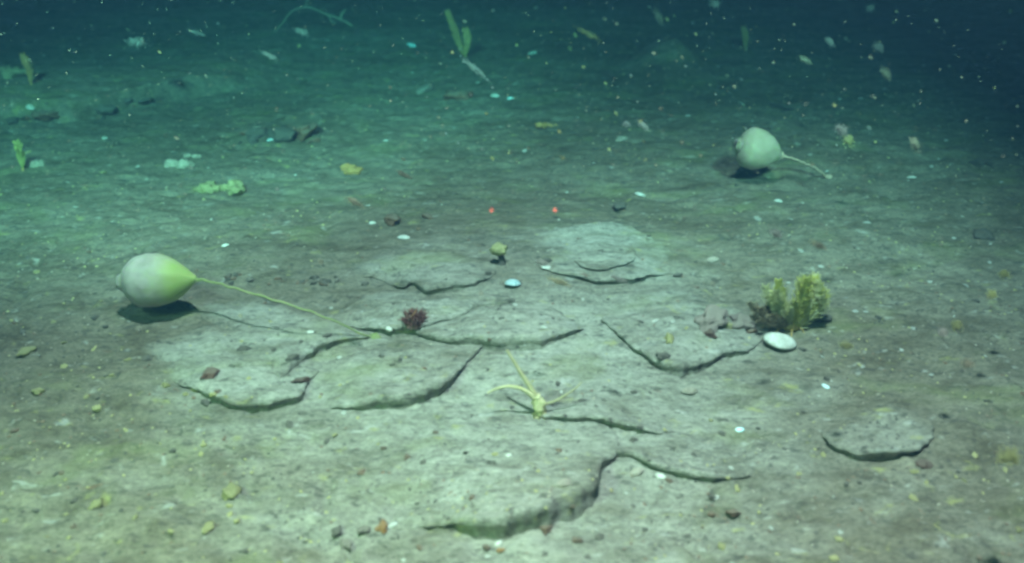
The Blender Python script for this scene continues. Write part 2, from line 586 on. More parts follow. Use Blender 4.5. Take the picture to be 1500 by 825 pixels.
def slab(label, pts, centre, hc, base=0.0, over=0.005, deep=0.05, seed=0, clear=1.0, hollow=1.0):
    P = []
    for (px, py, h) in pts:
        p = on_low(px, py, h + base)
        P.append((p.x, p.y, h))
    C = on_low(centre[0], centre[1], hc + base)
    n = 260
    B = catmull(P, n, closed=True)
    th = np.linspace(0, 2 * np.pi, n, endpoint=False)
    # ragged outline
    c0 = np.array([C.x, C.y])
    dirs = B[:, :2] - c0
    L = np.hypot(dirs[:, 0], dirs[:, 1])
    dirs = dirs / L[:, None]
    jag = 0.0045 * perlin(B[:, 0] * 28, B[:, 1] * 28, 20 + seed) + 0.0022 * perlin(B[:, 0] * 90, B[:, 1] * 90, 30 + seed)
    L = L + jag
    ts = np.concatenate([np.linspace(0.0, 0.8, 34)[1:], np.linspace(0.8, 1.0, 22)[1:]])
    verts = [np.array([[C.x, C.y, 0]])]
    hs = [np.array([hc])]
    for t in ts:
        xy = c0 + dirs * (L * t)[:, None]
        h = hc + (B[:, 2] - hc) * (t ** 1.6)
        verts.append(np.column_stack([xy, np.zeros(n)]))
        hs.append(h)
    V = np.vstack(verts)
    H = np.concatenate(hs)
    x, y = V[:, 0], V[:, 1]
    relief = 0.0032 * perlin(x * 11, y * 14, 40 + seed) + 0.0022 * perlin(x * 28, y * 34, 41) + 0.0012 * perlin(x * 70, y * 80, 42)
    V[:, 2] = ground_low(x, y) + H + base + relief
    edge = V[-n:].copy()
    # rounded lip, hollowed face and a foot below the mud
    hh = np.clip(B[:, 2], 0.004, None)
    und = (0.1 + 0.75 * hollow * sstep(-0.7, 0.3, perlin(B[:, 0] * 13, B[:, 1] * 13, 50 + seed) + 0.4 * perlin(B[:, 0] * 55, B[:, 1] * 55, 51)))   # 1 hollow, 0 slumped
    slump = 0.0045 * hh / 0.012
    prof = [(0.0020, 0.0020, -0.10), (0.0030, 0.0034, -0.25), (0.0020, 0.0048, -0.42), (-over * 0.25, 0.62, -0.62), (-over * 0.5, 0.85, -0.82), (-over * 0.6, 1.05, -1.0), (-over * 0.5, 1.2, -1.0)]
    rings = []
    for j, (oh, os_, dz) in enumerate(prof):
        r = edge.copy()
        osl = os_ if j < 3 else os_ * np.minimum(slump, 0.009)
        crumb = 0.0013 * perlin(B[:, 0] * 80 + 3.1 * j, B[:, 1] * 80, 52 + seed)
        off = oh * und + osl * (1 - und) + crumb * (1.0 if j else 0.4)
        r[:, :2] += dirs * off[:, None]
        r[:, 2] += dz * hh + (0.0010 * perlin(B[:, 0] * 120 + j, B[:, 1] * 120, 53) if j < 6 else 0) - (deep if j == len(prof) - 1 else 0)
        rings.append(r)
    V = np.vstack([V] + rings)
    nr = len(ts) + len(prof)
    k = np.arange(n)
    k2 = (k + 1) % n
    quads = []
    for r in range(nr - 1):
        a = 1 + r * n
        quads.append(np.column_stack([a + k, a + k2, a + n + k2, a + n + k]))
    # centre fan as degenerate-free quads: pair up triangles
    fan = [(0, 1 + i, 1 + (i + 1) % n, 1 + (i + 2) % n) for i in range(0, n, 2)]
    Q = np.vstack([np.array(fan)] + quads)
    o0 = np.array([C.x, C.y, float(ground_low(C.x, C.y)) + base])
    # winding: make faces look up
    area = np.sum(B[:, 0] * np.roll(B[:, 1], -1) - np.roll(B[:, 0], -1) * B[:, 1])
    if area > 0:
        Q2 = Q.copy()
    else:
        Q2 = Q[:, ::-1].copy()
    me = mesh_np('rock_slab', V - o0, Q2)
    bare = np.concatenate([np.clip((H + 0.004) / 0.010, 0, 1), np.tile(np.clip((B[:, 2] + 0.004) / 0.010, 0, 1), len(prof))])
    me.attributes.new('bare', 'FLOAT', 'POINT').data.foreach_set('value', (bare * clear).astype(np.float32))
    o = obj('rock_slab', me, M['mud'], loc=Vector(o0))
    tag(o, label, 'rock', 'flat rock slabs of the outcrop')
    SLABS.append(o)
    return o


slab('pale slab with a curved undercut front edge, reddish growth at both ends of the edge',
     [(190, 505, -.004), (235, 475, -.010), (300, 455, -.012), (400, 495, -.012), (462, 525, -.004), (447, 558, .006), (425, 577, .011),
      (365, 586, .013), (310, 576, .010), (262, 556, .002), (210, 538, -.005)], (340, 535), .013, seed=1, hollow=.7)
slab('thin pale slab with a pointed front corner, lying under the long sea squirt stalk',
     [(283, 450, -.001), (342, 502, .004), (400, 543, .012), (412, 541, .016), (436, 520, .015), (478, 497, .011), (545, 489, .001), (520, 470, -.008),
      (450, 445, -.010), (380, 425, -.010), (300, 425, -.008)], (405, 480), .011, seed=2, hollow=.6)
slab('pale slab with a long dark slanting front ledge, between the pointed slab and the brittle star',
     [(505, 588, .008), (560, 577, .018), (600, 571, .020), (640, 561, .018), (672, 535, .009), (702, 510, .004), (735, 495, -.006), (650, 490, -.008),
      (560, 492, -.010), (500, 502, -.010), (455, 525, -.010), (440, 560, -.008), (465, 590, -.006)], (575, 535), .011, seed=3, hollow=.6)
slab('low slab with a notched front edge behind the dark red anemone',
     [(480, 392, -.004), (540, 368, -.004), (620, 362, -.004), (700, 371, -.005), (724, 393, .002), (716, 403, .007), (680, 411, .010), (625, 418, .012),
      (604, 411, .007), (588, 416, .006), (550, 405, .002), (510, 403, .000)], (605, 390), .010, seed=4, hollow=.7)
slab('low worn slab carrying the dark red anemone near its front edge',
     [(450, 440, -.008), (520, 408, -.009), (620, 426, -.009), (715, 427, -.006), (752, 438, .003), (695, 446, .007), (655, 465, .009), (600, 475, .010),
      (550, 479, .007), (490, 470, .000)], (600, 450), .010, seed=5, hollow=.7)
slab('narrow slab with a straight dark front ledge, right behind the smooth tongue of silt',
     [(600, 478, .002), (640, 487, .013), (700, 491, .018), (760, 491, .018), (805, 486, .014), (850, 479, .002), (868, 456, -.008), (800, 442, -.008),
      (740, 440, -.006), (690, 446, -.006), (640, 465, -.004)], (735, 466), .010, seed=6, hollow=.5)
slab('large rounded pale slab with a smaller dished plate on top',
     [(760, 358, -.003), (820, 337, .004), (885, 326, .008), (940, 341, .007), (990, 371, .002), (1012, 393, -.004), (960, 400, .005), (900, 408, .009),
      (850, 403, .008), (800, 393, .004), (765, 379, -.003)], (880, 368), .008, seed=7)
slab('small dished plate resting on the large rounded slab',
     [(832, 368, -.004), (865, 352, -.004), (915, 356, -.003), (926, 374, .002), (905, 387, .005), (870, 390, .006), (845, 384, .004)],
     (882, 372), -.001, base=.008, seed=8)
slab('broad slab with a V-shaped undercut front, left of the feather star',
     [(870, 425, -.006), (960, 412, -.003), (1030, 420, -.001), (1110, 448, -.005), (1130, 482, -.003), (1088, 508, .008), (1030, 520, .014), (985, 531, .016),
      (945, 514, .011), (912, 490, .007), (892, 470, .003), (880, 450, -.004)], (990, 468), .012, seed=9, hollow=.7)
slab('big slab with the thick grey front ledge, in front of the brittle star',
     [(555, 772, -.002), (640, 763, .009), (700, 757, .020), (760, 746, .028), (830, 721, .027), (862, 708, .021), (880, 676, .013), (898, 655, .008),
      (880, 612, -.006), (800, 592, -.010), (700, 592, -.012), (600, 612, -.012), (500, 662, -.012), (485, 735, -.010)], (720, 675), .012, over=0.004, seed=10, hollow=.7)
slab('slab with a thin dark edge running right from the thick grey ledge',
     [(890, 653, .006), (930, 660, .011), (962, 671, .013), (1010, 688, .013), (1070, 693, .007), (1120, 690, -.005), (1080, 650, -.010), (980, 622, -.010),
      (900, 620, -.008)], (985, 656), .006, seed=11)
slab('low slab with a short dark edge running right from the brittle star body',
     [(792, 608, .003), (830, 606, .009), (880, 608, .011), (930, 621, .010), (972, 632, .003), (1000, 622, -.007), (940, 570, -.010), (860, 540, -.010),
      (795, 565, -.006)], (885, 586), .004, seed=12)
slab('small rounded slab standing alone, with a dark curved front edge and a dark red stone beside it',
     [(1208, 612, -.005), (1248, 590, -.004), (1300, 584, -.003), (1340, 596, -.002), (1360, 622, .003), (1350, 648, .009), (1300, 659, .013), (1250, 652, .012),
      (1218, 640, .007)], (1288, 620), .006, seed=13, clear=.8)

bpy.context.view_layer.update()
DG = bpy.context.evaluated_depsgraph_get()
SURF = [seabed] + SLABS


def cast(origin, direction):
    best = None
    for o in SURF:
        hit, loc, nor, _ = o.ray_cast(origin - o.location, direction, depsgraph=DG)
        if hit:
            p = loc + o.location
            d = (p - origin).length
            if best is None or d < best[0]:
                best = (d, p, nor)
    return best


def place(px, py):
    d = ray(px, py).normalized()
    return cast(EYE, d)[1]


def drop(x, y):
    return cast(Vector((x, y, 1.0)), Vector((0, 0, -1)))[1]


def at_y(px, py, y):
    """point on the pixel's ray at a given distance into the scene"""
    d = ray(px, py)
    return EYE + d * (y / d.y)


def px_size(p, n):
    """metres that n pixels span at point p"""
    c, s = math.cos(PITCH), math.sin(PITCH)
    depth = p.y * c + (CAM_H - p.z) * s
    return n * depth / FPX


# ------------------------------------------------------------------ stalked sea squirts
def squirt_body(length, height, depth, seed, squarish=0.0):
    """pear lying along +X, blunt end at x=0, narrowing into the stalk at x=length; centred on the axis"""
    n, m = 40, 44
    prof = [(0.0, 0.0), (0.02, 0.17), (0.06, 0.30), (0.13, 0.40), (0.22, 0.475), (0.34, 0.50), (0.48, 0.485), (0.62, 0.42), (0.74, 0.33), (0.85, 0.22), (0.94, 0.11), (1.0, 0.05)]
    pr = catmull(prof, n)
    V, Fc = [], []
    for i in range(n):
        for k in range(m):
            a = 2 * math.pi * k / m
            y = math.cos(a)
            z = math.sin(a)
            s, r = pr[i]
            r = max(r, 0.0)
            p = Vector((s * length, y * r * depth, z * r * height))
            q = Vector((s * 2.2, y, z))
            fold = 0.018 * math.sin(9 * a + 1.5 * math.sin(3 * s + seed)) * s ** 1.3 + 0.012 * mnoise.noise(q * 9)
            d = 1 + fold + 0.07 * mnoise.noise(q * 1.3 + Vector((seed, 0, 0))) + 0.03 * mnoise.noise(q * 3.5 + Vector((0, seed, 0)))
            p.y *= d
            p.z *= d
            V.append(p)
    for i in range(n - 1):
        for k in range(m):
            k2 = (k + 1) % m
            Fc.append((i * m + k, i * m + k2, (i + 1) * m + k2, (i + 1) * m + k))
    return V, Fc


def sea_squirt(label, foot_px, front_px, tail_px, y_body, high_px, stalk_px, mats, stalk_r, seed):
    foot = place(*foot_px)
    a = at_y(*front_px, y_body)
    b = at_y(*tail_px, y_body)
    root = thing('stalked_sea_squirt', foot, label, 'sea squirt', 'stalked sea squirts')
    L = (b - a).length
    hgt = px_size(a, high_px)
    V, Fc = squirt_body(L, hgt, hgt * 0.92, seed)
    X_ = (b - a).normalized()
    Y_ = Vector((0, 0, 1)).cross(X_).normalized()
    Z_ = X_.cross(Y_)
    mat = Matrix((X_, Y_, Z_)).transposed().to_4x4()
    mat.translation = a - foot
    body = MB().add(V, Fc, mat)
    bo = obj('body', body.mesh('body'), mats[0], root)
    # siphon on the blunt end
    for (s, up, fw, r, l) in ((0.03, 0.02, -0.2, 0.17, 0.13),):
        c = mat @ Vector((s * L, fw * hgt * 0.3, up * hgt))
        d = (mat.to_3x3() @ (Vector((-1, -0.15, 0.12)) if up < 0.2 else Vector((-0.35, -0.2, 1)))).normalized()
        m_ = MB()
        m_.tube([c - d * l * hgt * 0.8, c, c + d * l * hgt * 0.6, c + d * l * hgt, c + d * l * hgt * 0.9, c + d * l * hgt * 0.4],
                [r * hgt * 1.35, r * hgt * 1.05, r * hgt * 0.85, r * hgt * 0.68, r * hgt * 0.45, r * hgt * 0.3], 18)
        obj('siphon', m_.mesh('siphon'), mats[0], root)
    # collar where the tunic narrows, and the stalk itself
    pts = [b - X_ * 0.004 - foot]
    k = len(stalk_px)
    for i, (px, py) in enumerate(stalk_px):
        t = (i + 1) / (k + 1)
        yy = y_body + (foot.y - y_body) * t - (0.035 * math.sin(math.pi * t ** 1.5) if k > 3 else 0)
        pts.append(at_y(px, py, yy) - foot)
    pts.append(Vector((0, 0, -0.004)))
    cu = curve(pts, 48)
    rad = [stalk_r * (1.0 + 2.2 * math.exp(-i / 2.2) - 0.3 * i / 47) for i in range(48)]
    cu = [p + Vector((0, 0.0006 * math.sin(i * 1.7), 0.0007 * math.sin(i * 1.1 + seed))) for i, p in enumerate(cu)]
    obj('stalk', MB().tube(cu, rad, 8).mesh('stalk'), mats[1], root)
    hv, hf = lump(seed + 4, 2, 0.4, 1.5, (0.007, 0.006, 0.004))
    obj('holdfast', MB().add(hv, hf).mesh('holdfast'), mats[1], root)
    return root


shadow = place(240, 462)
sea_squirt('large pale sea squirt hovering on a long thin green stalk over its shadow', (549, 494), (181, 413), (288, 408), shadow.y - 0.005, 80,
           [(315, 414), (360, 427), (420, 445), (480, 466)], (M['TUNIC2'], M['tunic_green']), 0.0013, 2)
sh2 = place(1108, 268)
sea_squirt('smaller pale sea squirt far back, on a short pinkish stalk', (1214, 259), (1081, 212), (1146, 229), sh2.y - 0.005, 62,
           [(1160, 232), (1178, 239), (1196, 247)], (M['tunic_far'], M['stalk_far']), 0.0021, 8)


# ------------------------------------------------------------------ feather star on the right
def feather_arm(pts, r0, pin_len, rng, n=40):
    cu = curve(pts, n)
    m = MB()
    m.tube(cu, [r0 * (1 - 0.75 * i / (n - 1)) for i in range(n)], 5)
    for i in range(2, n - 1):
        t = (cu[min(i + 1, n - 1)] - cu[i - 1]).normalized()
        side = t.cross(Vector((0.2, 1, 0.1))).normalized()
        env = math.sin(math.pi * (0.12 + 0.8 * i / n)) ** 0.6
        for s in (-1, 1):
            d = (side * s + t * 0.75 + Vector((rng.uniform(-.25, .25), rng.uniform(-.6, .6), rng.uniform(-.25, .25)))).normalized()
            l = pin_len * env * rng.uniform(0.75, 1.15)
            p0 = cu[i]
            p1 = p0 + d * l * 0.55
            p2 = p0 + d * l * 0.9 + t * l * 0.22
            m.tube([p0, p1, p2], [r0 * 0.45, r0 * 0.36, r0 * 0.15], 3, cap=False)
    return m


fs_base = place(1158, 482)
fs = thing('feather_star', fs_base, 'bushy yellow green feather star with two fuzzy upright clusters of arms behind a white clam', 'feather star')
cv, cf = lump(3, 3, 0.2, 1.5, (0.010, 0.009, 0.009))
obj('cup', MB().add([Vector(p) + Vector((0, 0, 0.006)) for p in cv], cf).mesh('cup'), M['pen'], fs)
rng = random.Random(5)
fy = fs_base.y


def fs_arm(x0, x1, y1, mt, pin, r0=0.0013, bow=0.0):
    mid = (x0 + x1) / 2 + bow
    pth = [(x0, 481), (mid - (x1 - x0) * .15, 481 - (481 - y1) * .35), (mid + (x1 - x0) * .3, 481 - (481 - y1) * .7), (x1 + rng.uniform(-4, 4), y1)]
    dy = rng.uniform(-0.022, 0.016)
    pts = [at_y(px, py, fy - 0.004 + dy * k / 3) - fs_base for k, (px, py) in enumerate(pth)]
    obj('arm', feather_arm(pts, r0, pin, rng, 46).mesh('arm'), mt, fs)


for k in range(24):      # broad right-hand cluster, rounded on top
    tip = 1187 + rng.choice([-1, 1]) * 23 * rng.random() ** .7
    fs_arm(1164 + rng.uniform(-3, 8), tip, 394 + 38 * ((tip - 1187) / 22) ** 2 + rng.uniform(0, 14), M['lime'] if k % 2 else M['pale_lime'], rng.uniform(.008, .013), bow=rng.uniform(-4, 8))
for k in range(11):      # thinner left-hand cluster
    fs_arm(1152 + rng.uniform(-8, 3), rng.uniform(1124, 1152), rng.uniform(404, 440), M['lime'] if k % 2 else M['pale_lime'], rng.uniform(.006, .010), bow=rng.uniform(-6, 3))
for k in range(5):       # short pale arms between them
    fs_arm(1154 + 2 * k, rng.uniform(1150, 1172), rng.uniform(434, 458), M['pale_lime'], rng.uniform(.004, .007), 0.0010)
for k in range(9):       # low brownish arms trailing to the left
    fs_arm(1150 + rng.uniform(-12, 2), rng.uniform(1096, 1140), rng.uniform(438, 472), M['brown_fuzz'], rng.uniform(.007, .011), bow=rng.uniform(-4, 4))
for i in range(6):     # clinging cirri round the cup
    w = i * math.pi / 3 + 0.3
    d = Vector((math.cos(w), math.sin(w), 0))
    obj('cirrus', MB().tube(curve([Vector((0, 0, .006)), d * .012 + Vector((0, 0, .006)), d * .020 + Vector((0, 0, -.002))], 8), 0.0009, 5).mesh('cirrus'), M['pen'], fs)


# ------------------------------------------------------------------ brittle star at the ledge
bs_base = place(791, 609)
br = thing('brittle_star', bs_base, 'small straw yellow brittle star with three thin raised arms at the ledge', 'brittle star')
by = bs_base.y
m = MB()
bp = [at_y(791, 612, by) - bs_base, at_y(792, 604, by) - bs_base, at_y(790, 594, by) - bs_base, at_y(787, 585, by) - bs_base, at_y(785, 580, by) - bs_base]
body_c = curve(bp, 16)
m.tube(body_c, [0.0062 + 0.0016 * math.sin(i * 0.9) * 0.5 - 0.0003 * max(0, i - 9) * 1.1 for i in range(16)], 14)
for k in range(len(m.v)):
    q = m.v[k]
    m.v[k] = q + Vector((q.x, q.y, 0)) * 0.55 * mnoise.noise(q * 260) + Vector((1, 1, 1)) * 0.0008 * mnoise.noise(q * 700)
obj('disc', m.mesh('disc'), M['straw'], br)
for pth, dy in (([(786, 586), (775, 576), (760, 568), (742, 566), (726, 570), (714, 576)], 0.0), ([(787, 584), (776, 566), (764, 548), (752, 528), (742, 512)], 0.02),
                ([(797, 592), (812, 588), (828, 579), (842, 570), (852, 560)], 0.01)):
    n = len(pth)
    pts = [at_y(px, py, by + dy * i / (n - 1)) - bs_base for i, (px, py) in enumerate(pth)]
    cu = curve(pts, 44)
    r0 = 0.0024 if dy < 0.015 else 0.0030
    if dy == 0.01:
        r0 = 0.0015
    am = MB().tube(cu, [r0 * (1 - 0.72 * i / 43) * (1 + 0.10 * (i % 2)) for i in range(44)], 8)
    ao = obj('arm', am.mesh('arm'), M['straw'], br)
    sp = MB()
    for i in range(2, 42):
        t = (cu[i + 1] - cu[i - 1]).normalized()
        sd = t.cross(Vector((0, 1, 0))).normalized()
        for s in (-1, 1):
            sp.tube([cu[i], cu[i] + (sd * s + t * 0.5) * r0 * 1.7 * (1 - 0.6 * i / 43)], [0.0005, 0.0001], 3, cap=False)
    obj('spines', sp.mesh('spines'), M['straw'], ao)['kind'] = 'stuff'
for i in range(7):
    w = i * 0.9
    p = Vector((0.005 * math.cos(w), -0.004 + 0.003 * math.sin(w), 0.001))
    obj('tube_foot', MB().tube([p + Vector((0, 0, .004)), p * 1.5 + Vector((0, 0, -.002))], [0.0014, 0.0008], 5).mesh('tube_foot'), M['straw'], br)


# ------------------------------------------------------------------ shells
def valve(w, d, h, mat, name, parent=None, loc=None, rot=(0, 0, 0), ribs=9):
    """half of a clam: domed, pointed beak at the back, growth rings"""
    n, m_ = 14, 30
    V, Fc = [], []
    for i in range(n + 1):
        t = i / n
        for k in range(m_):
            a = 2 * math.pi * k / m_
            r = t * (1 + 0.012 * math.sin(ribs * t * 6.28))
            x = math.cos(a) * r
            y = math.sin(a) * r
            y = y - 0.18 * (1 - abs(x)) * t if y < 0 else y * (0.86 + 0.14 * abs(x))
            z = (1 - t ** 2.2) ** 0.75
            V.append(Vector((x * w / 2, y * d / 2 + 0.06 * d * (1 - t), z * h)))
    for i in range(n):
        for k in range(m_):
            k2 = (k + 1) % m_
            Fc.append((i * m_ + k, (i + 1) * m_ + k, (i + 1) * m_ + k2, i * m_ + k2))
    base = len(V)                                     # thin inner skin closes the shell
    for i in range(n + 1):
        for k in range(m_):
            p = V[i * m_ + k]
            V.append(Vector((p.x * 0.94, p.y * 0.94, p.z * 0.86 - 0.0003)))
    for i in range(n):
        for k in range(m_):
            k2 = (k + 1) % m_
            Fc.append((base + i * m_ + k, base + i * m_ + k2, base + (i + 1) * m_ + k2, base + (i + 1) * m_ + k))
    for k in range(m_):
        k2 = (k + 1) % m_
        Fc.append((n * m_ + k, base + n * m_ + k, base + n * m_ + k2, n * m_ + k2))
    o = obj(name, MB().add(V, Fc).mesh(name), mat, parent, loc)
    o.rotation_euler = rot
    return o


p = place(1140, 506)
s = px_size(p, 1)
clam = thing('clam', p, 'white clam with both valves, lying in front of the feather star', 'clam')
clam.rotation_euler = (math.radians(8), math.radians(9), math.radians(-12))
valve(50 * s, 32 * s, 11 * s, M['shell'], 'upper_valve', clam, (0, 0, 8 * s))
valve(48 * s, 30 * s, 9 * s, M['shell'], 'lower_valve', clam, (0, 0, 7.4 * s), (math.pi, 0, 0))

p = place(751, 418)
s = px_size(p, 1)
tag(valve(25 * s, 22 * s, 7 * s, M['blue_shell'], 'shell', None, p + Vector((0, 0, 0.002)), (math.radians(-14), math.radians(6), 0.2)),
    'shiny bluish white shell lying between the yellow knob sponge and the straight ledge', 'shell', 'single empty shells')
for (px, py, w, mt, lab) in [
        (603, 68, 20, 'blue_shell', 'bluish shell far back left of the two-branched sea pen'),
        (780, 79, 15, 'shell', 'white shell far back right of the two-branched sea pen'),
        (796, 480, 13, 'shell', 'little white shell on the edge of the straight dark ledge'),
        (747, 145, 13, 'blue_shell', 'pale blue shell beside a slightly smaller white shell in the far mud'),
        (725, 141, 14, 'shell', 'white shell beside the pale blue one in the far mud'),
        (937, 286, 17, 'shell', 'dull pale shell in the dark mud behind the large rounded slab'),
        (910, 206, 24, 'sponge', 'cream shell with dark mud in front, far behind the laser spots'),
        (1140, 295, 13, 'shell', 'white shell fragment below the smaller sea squirt'),
        (1335, 261, 14, 'shell', 'pale shell right of the smaller sea squirt stalk'),
        (1044, 381, 20, 'sponge', 'long narrow white shell behind the broad V-fronted slab'),
        (1010, 574, 28, 'sponge', 'flat cream shell with a yellowish end, right of the brittle star'),
        (960, 470, 11, 'shell', 'tiny pale shell bit on the broad V-fronted slab'),
        (1210, 567, 14, 'blue_shell', 'blue tinted shell bit near the lone rounded slab'),
        (1083, 630, 15, 'blue_shell', 'blue white chip left of the lone rounded slab'),
        (592, 349, 20, 'shell', 'white chip behind the notched slab'),
        (546, 327, 11, 'shell', 'tiny white chip beside dark stones behind the notched slab'),
        (826, 708, 28, 'sponge', 'long white shell on the lip of the thick grey ledge'),
        (932, 692, 24, 'sponge', 'white shell below the thin dark edge'),
        (968, 698, 17, 'shell', 'blue white shell chip below the thin dark edge, beside a longer white one'),
        (745, 667, 10, 'shell', 'small white chip on the big front slab'),
        (575, 770, 18, 'shell', 'white shell piece touching the orange stone'),
        (730, 796, 14, 'shell', 'white chip on top of the small orange pebble'),
        (1048, 730, 16, 'shell', 'white chip under a dark pebble at the end of the thin edge'),
        (153, 203, 11, 'shell', 'small white shell on the far left slope of mud'),
        (45, 158, 18, 'shell', 'pale flat shell at the foot of the far left bank'),
        (375, 190, 20, 'sponge', 'pale block of shell on the dark rubble'),
        (398, 206, 17, 'blue_shell', 'bluish shell on the front corner of the dark rubble'),
        (455, 487, 12, 'shell', 'pale chip on the pointed slab near the stalk foot'),
        (570, 482, 13, 'shell', 'white chip left of the dark red anemone'),
        (800, 392, 16, 'shell', 'white chip at the left edge of the large rounded slab'),
        (330, 360, 12, 'shell', 'slim white chip behind the larger sea squirt'),
        (1270, 327, 12, 'shell', 'tiny white chip behind the feather star'),
        (565, 207, 11, 'shell', 'tiny bright chip in the far mud left of the laser spots'),
        (768, 222, 11, 'shell', 'tiny bright chip in the far mud behind the laser spots')]:
    p = place(px, py)
    w_ = px_size(p, w)
    o = valve(w_, w_ * R.uniform(0.42, 0.75), w_ * 0.22, M[mt], 'shell', None, p + Vector((0, 0, w_ * 0.02)),
              (R.uniform(-.3, .15), R.uniform(-.25, .25), R.uniform(-.9, .9)))
    tag(o, lab, 'shell', 'single empty shells')


# ------------------------------------------------------------------ anemone, sponges, sea pens, whip
p = place(606, 474)
s = px_size(p, 1)
an = thing('anemone', p, 'dark red anemone with a fringe of short tentacles on a worn slab', 'anemone')
obj('column', MB().tube([Vector((0, 0, -.002)), Vector((0, 0, 4 * s)), Vector((s, 0, 9 * s)), Vector((2 * s, 0, 11 * s))], [13 * s, 12 * s, 11 * s, 7 * s], 18).mesh('column'), M['red_growth'], an)
for i in range(90):
    w = i * 2.4
    q = (i + .5) / 90
    rr = 13 * math.sqrt(q) * s
    b0 = Vector((math.cos(w) * rr + s, math.sin(w) * rr, (10 - 7 * q * q) * s))
    d = (Vector((math.cos(w) * q * 1.1, math.sin(w) * q * 1.1, 1)) + Vector((R.uniform(-.3, .3), R.uniform(-.3, .3), 0))).normalized()
    l = R.uniform(9, 17) * s
    bend = Vector((R.uniform(-3, 3), R.uniform(-3, 3), -2)) * s
    obj('tentacle', MB().tube([b0 - d * 2 * s, b0 + d * l * .5, b0 + d * l + bend], [1.3 * s, 1.1 * s, 0.5 * s], 5).mesh('tentacle'), M['anemone_orange'] if (i % 7 == 0 and b0.x < 0) else M['anemone_red'], an)

p = place(735, 387)
s = px_size(p, 1)
ks = thing('knob_sponge', p, 'small yellow green knob sponge on a short dark stem', 'sponge')
v, f = lump(8, 3, .25, 1.8, (13 * s, 11 * s, 8.5 * s), .08)
obj('head', MB().add([q + Vector((-4 * s, 0, 24 * s)) for q in v], f).mesh('head'), M['sponge_lime'], ks)
obj('stem', MB().tube([Vector((0, 0, -2 * s)), Vector((.5 * s, 0, 6 * s)), Vector((-1 * s, 0, 13 * s)), Vector((-3 * s, 0, 20 * s))], [6.5 * s, 5.2 * s, 4.4 * s, 4.0 * s], 10).mesh('stem'), M['dark_stone'], ks)


def clump(name, cat, label, px, py, w, h, mat, seed, n=7, group=None):
    p = place(px, py + h * 0.4)
    s = px_size(p, 1)
    root = thing(name, p, label, cat, group)
    rg = random.Random(seed)
    for i in range(n * 2):
        rr = rg.choice([rg.uniform(.12, .25), rg.uniform(.2, .42)]) * h * s
        v, f = lump(seed * 10 + i, 3, .35, 1.7, (rr * rg.uniform(1, 1.5), rr * rg.uniform(.8, 1.2), rr * rg.uniform(.7, 1.1)), .22)
        off = Vector((rg.gauss(0, .28) * w * s, rg.uniform(-.4, .4) * h * s, rr * .5))
        obj('lobe', MB().add([q + off for q in v], f).mesh('lobe'), mat, root)
    return root


clump('sponge', 'sponge', 'yellow green lumpy sponge on the mud behind the larger sea squirt', 322, 270, 46, 24, M['sponge_lime'], 1, 8)
clump('sponge', 'sponge', 'pale rounded sponge further back than the yellow green one', 264, 237, 30, 20, M['sponge'], 2, 5)
clump('sponge', 'sponge', 'small flat grey white sponge next to the pale rounded one', 284, 227, 22, 8, M['sponge'], 3, 4)
clump('sponge', 'sponge', 'pale sponge at the foot of the green sea pen', 52, 235, 28, 20, M['sponge'], 4, 6)
clump('sponge', 'sponge', 'orange brown crumbly growth far behind the notched slab', 515, 245, 40, 20, M['pen_orange'], 5, 7)
clump('sponge', 'sponge', 'green white crust in the rubble left of the feather star', 1066, 473, 34, 12, M['sponge_lime'], 6, 6)
clump('sponge', 'sponge', 'faint brownish growth on the far mud right of the green-blue shell', 800, 180, 26, 12, M['pen_orange'], 7, 5)


def sea_pen(label, foot_px, tops, width_px, mats, seed, group='sea pens'):
    """one stalk; each top is a plume given as pixel path from low to high"""
    p = place(*foot_px)
    s = px_size(p, 1)
    rg = random.Random(seed)
    root = thing('sea_pen', p, label, 'sea pen', group)
    obj('stalk', MB().tube([Vector((0, 0, -.01)), Vector((0, 0, 4 * s)), at_y(*tops[0][0], p.y) - p], [2.4 * s, 2.0 * s, 1.8 * s], 8).mesh('stalk'), mats[1], root)
    for path in tops:
        pts = [at_y(px, py, p.y + rg.uniform(-.004, .004)) - p for (px, py) in path]
        n = 46
        cu = curve(pts, n)
        m = MB().tube(cu, [1.7 * s * (1 - .6 * i / (n - 1)) for i in range(n)], 6)
        for i in range(1, n - 1):
            t = (cu[i + 1] - cu[i - 1]).normalized()
            sd = t.cross(Vector((0, 1, 0))).normalized()
            env = math.sin(math.pi * (.1 + .82 * i / n)) ** .55
            for q in (-1, 1):
                d = (sd * q + t * .9 + Vector((0, rg.uniform(-.8, .8), 0))).normalized()
                l = width_px * .5 * s * env * rg.uniform(.85, 1.15)
                # small leaf: flattened, tapering, curved
                wv = t * l * .22
                a, b, c = cu[i], cu[i] + d * l * .6, cu[i] + d * l + t * l * .25
                e = Vector((0, .0006, 0))
                k = len(m.v)
                m.v += [a - wv * .5 - e, a + wv * .5 - e, b + wv - e, c - e, b - wv - e, a - wv * .5 + e, a + wv * .5 + e, b + wv + e, c + e, b - wv + e]
                m.f += [(k, k + 1, k + 2, k + 3, k + 4), (k + 9, k + 8, k + 7, k + 6, k + 5)]
                for z in range(5):
                    z2 = (z + 1) % 5
                    m.f.append((k + z2, k + z, k + 5 + z, k + 5 + z2))
        obj('plume', m.mesh('plume'), mats[0], root)
    return root


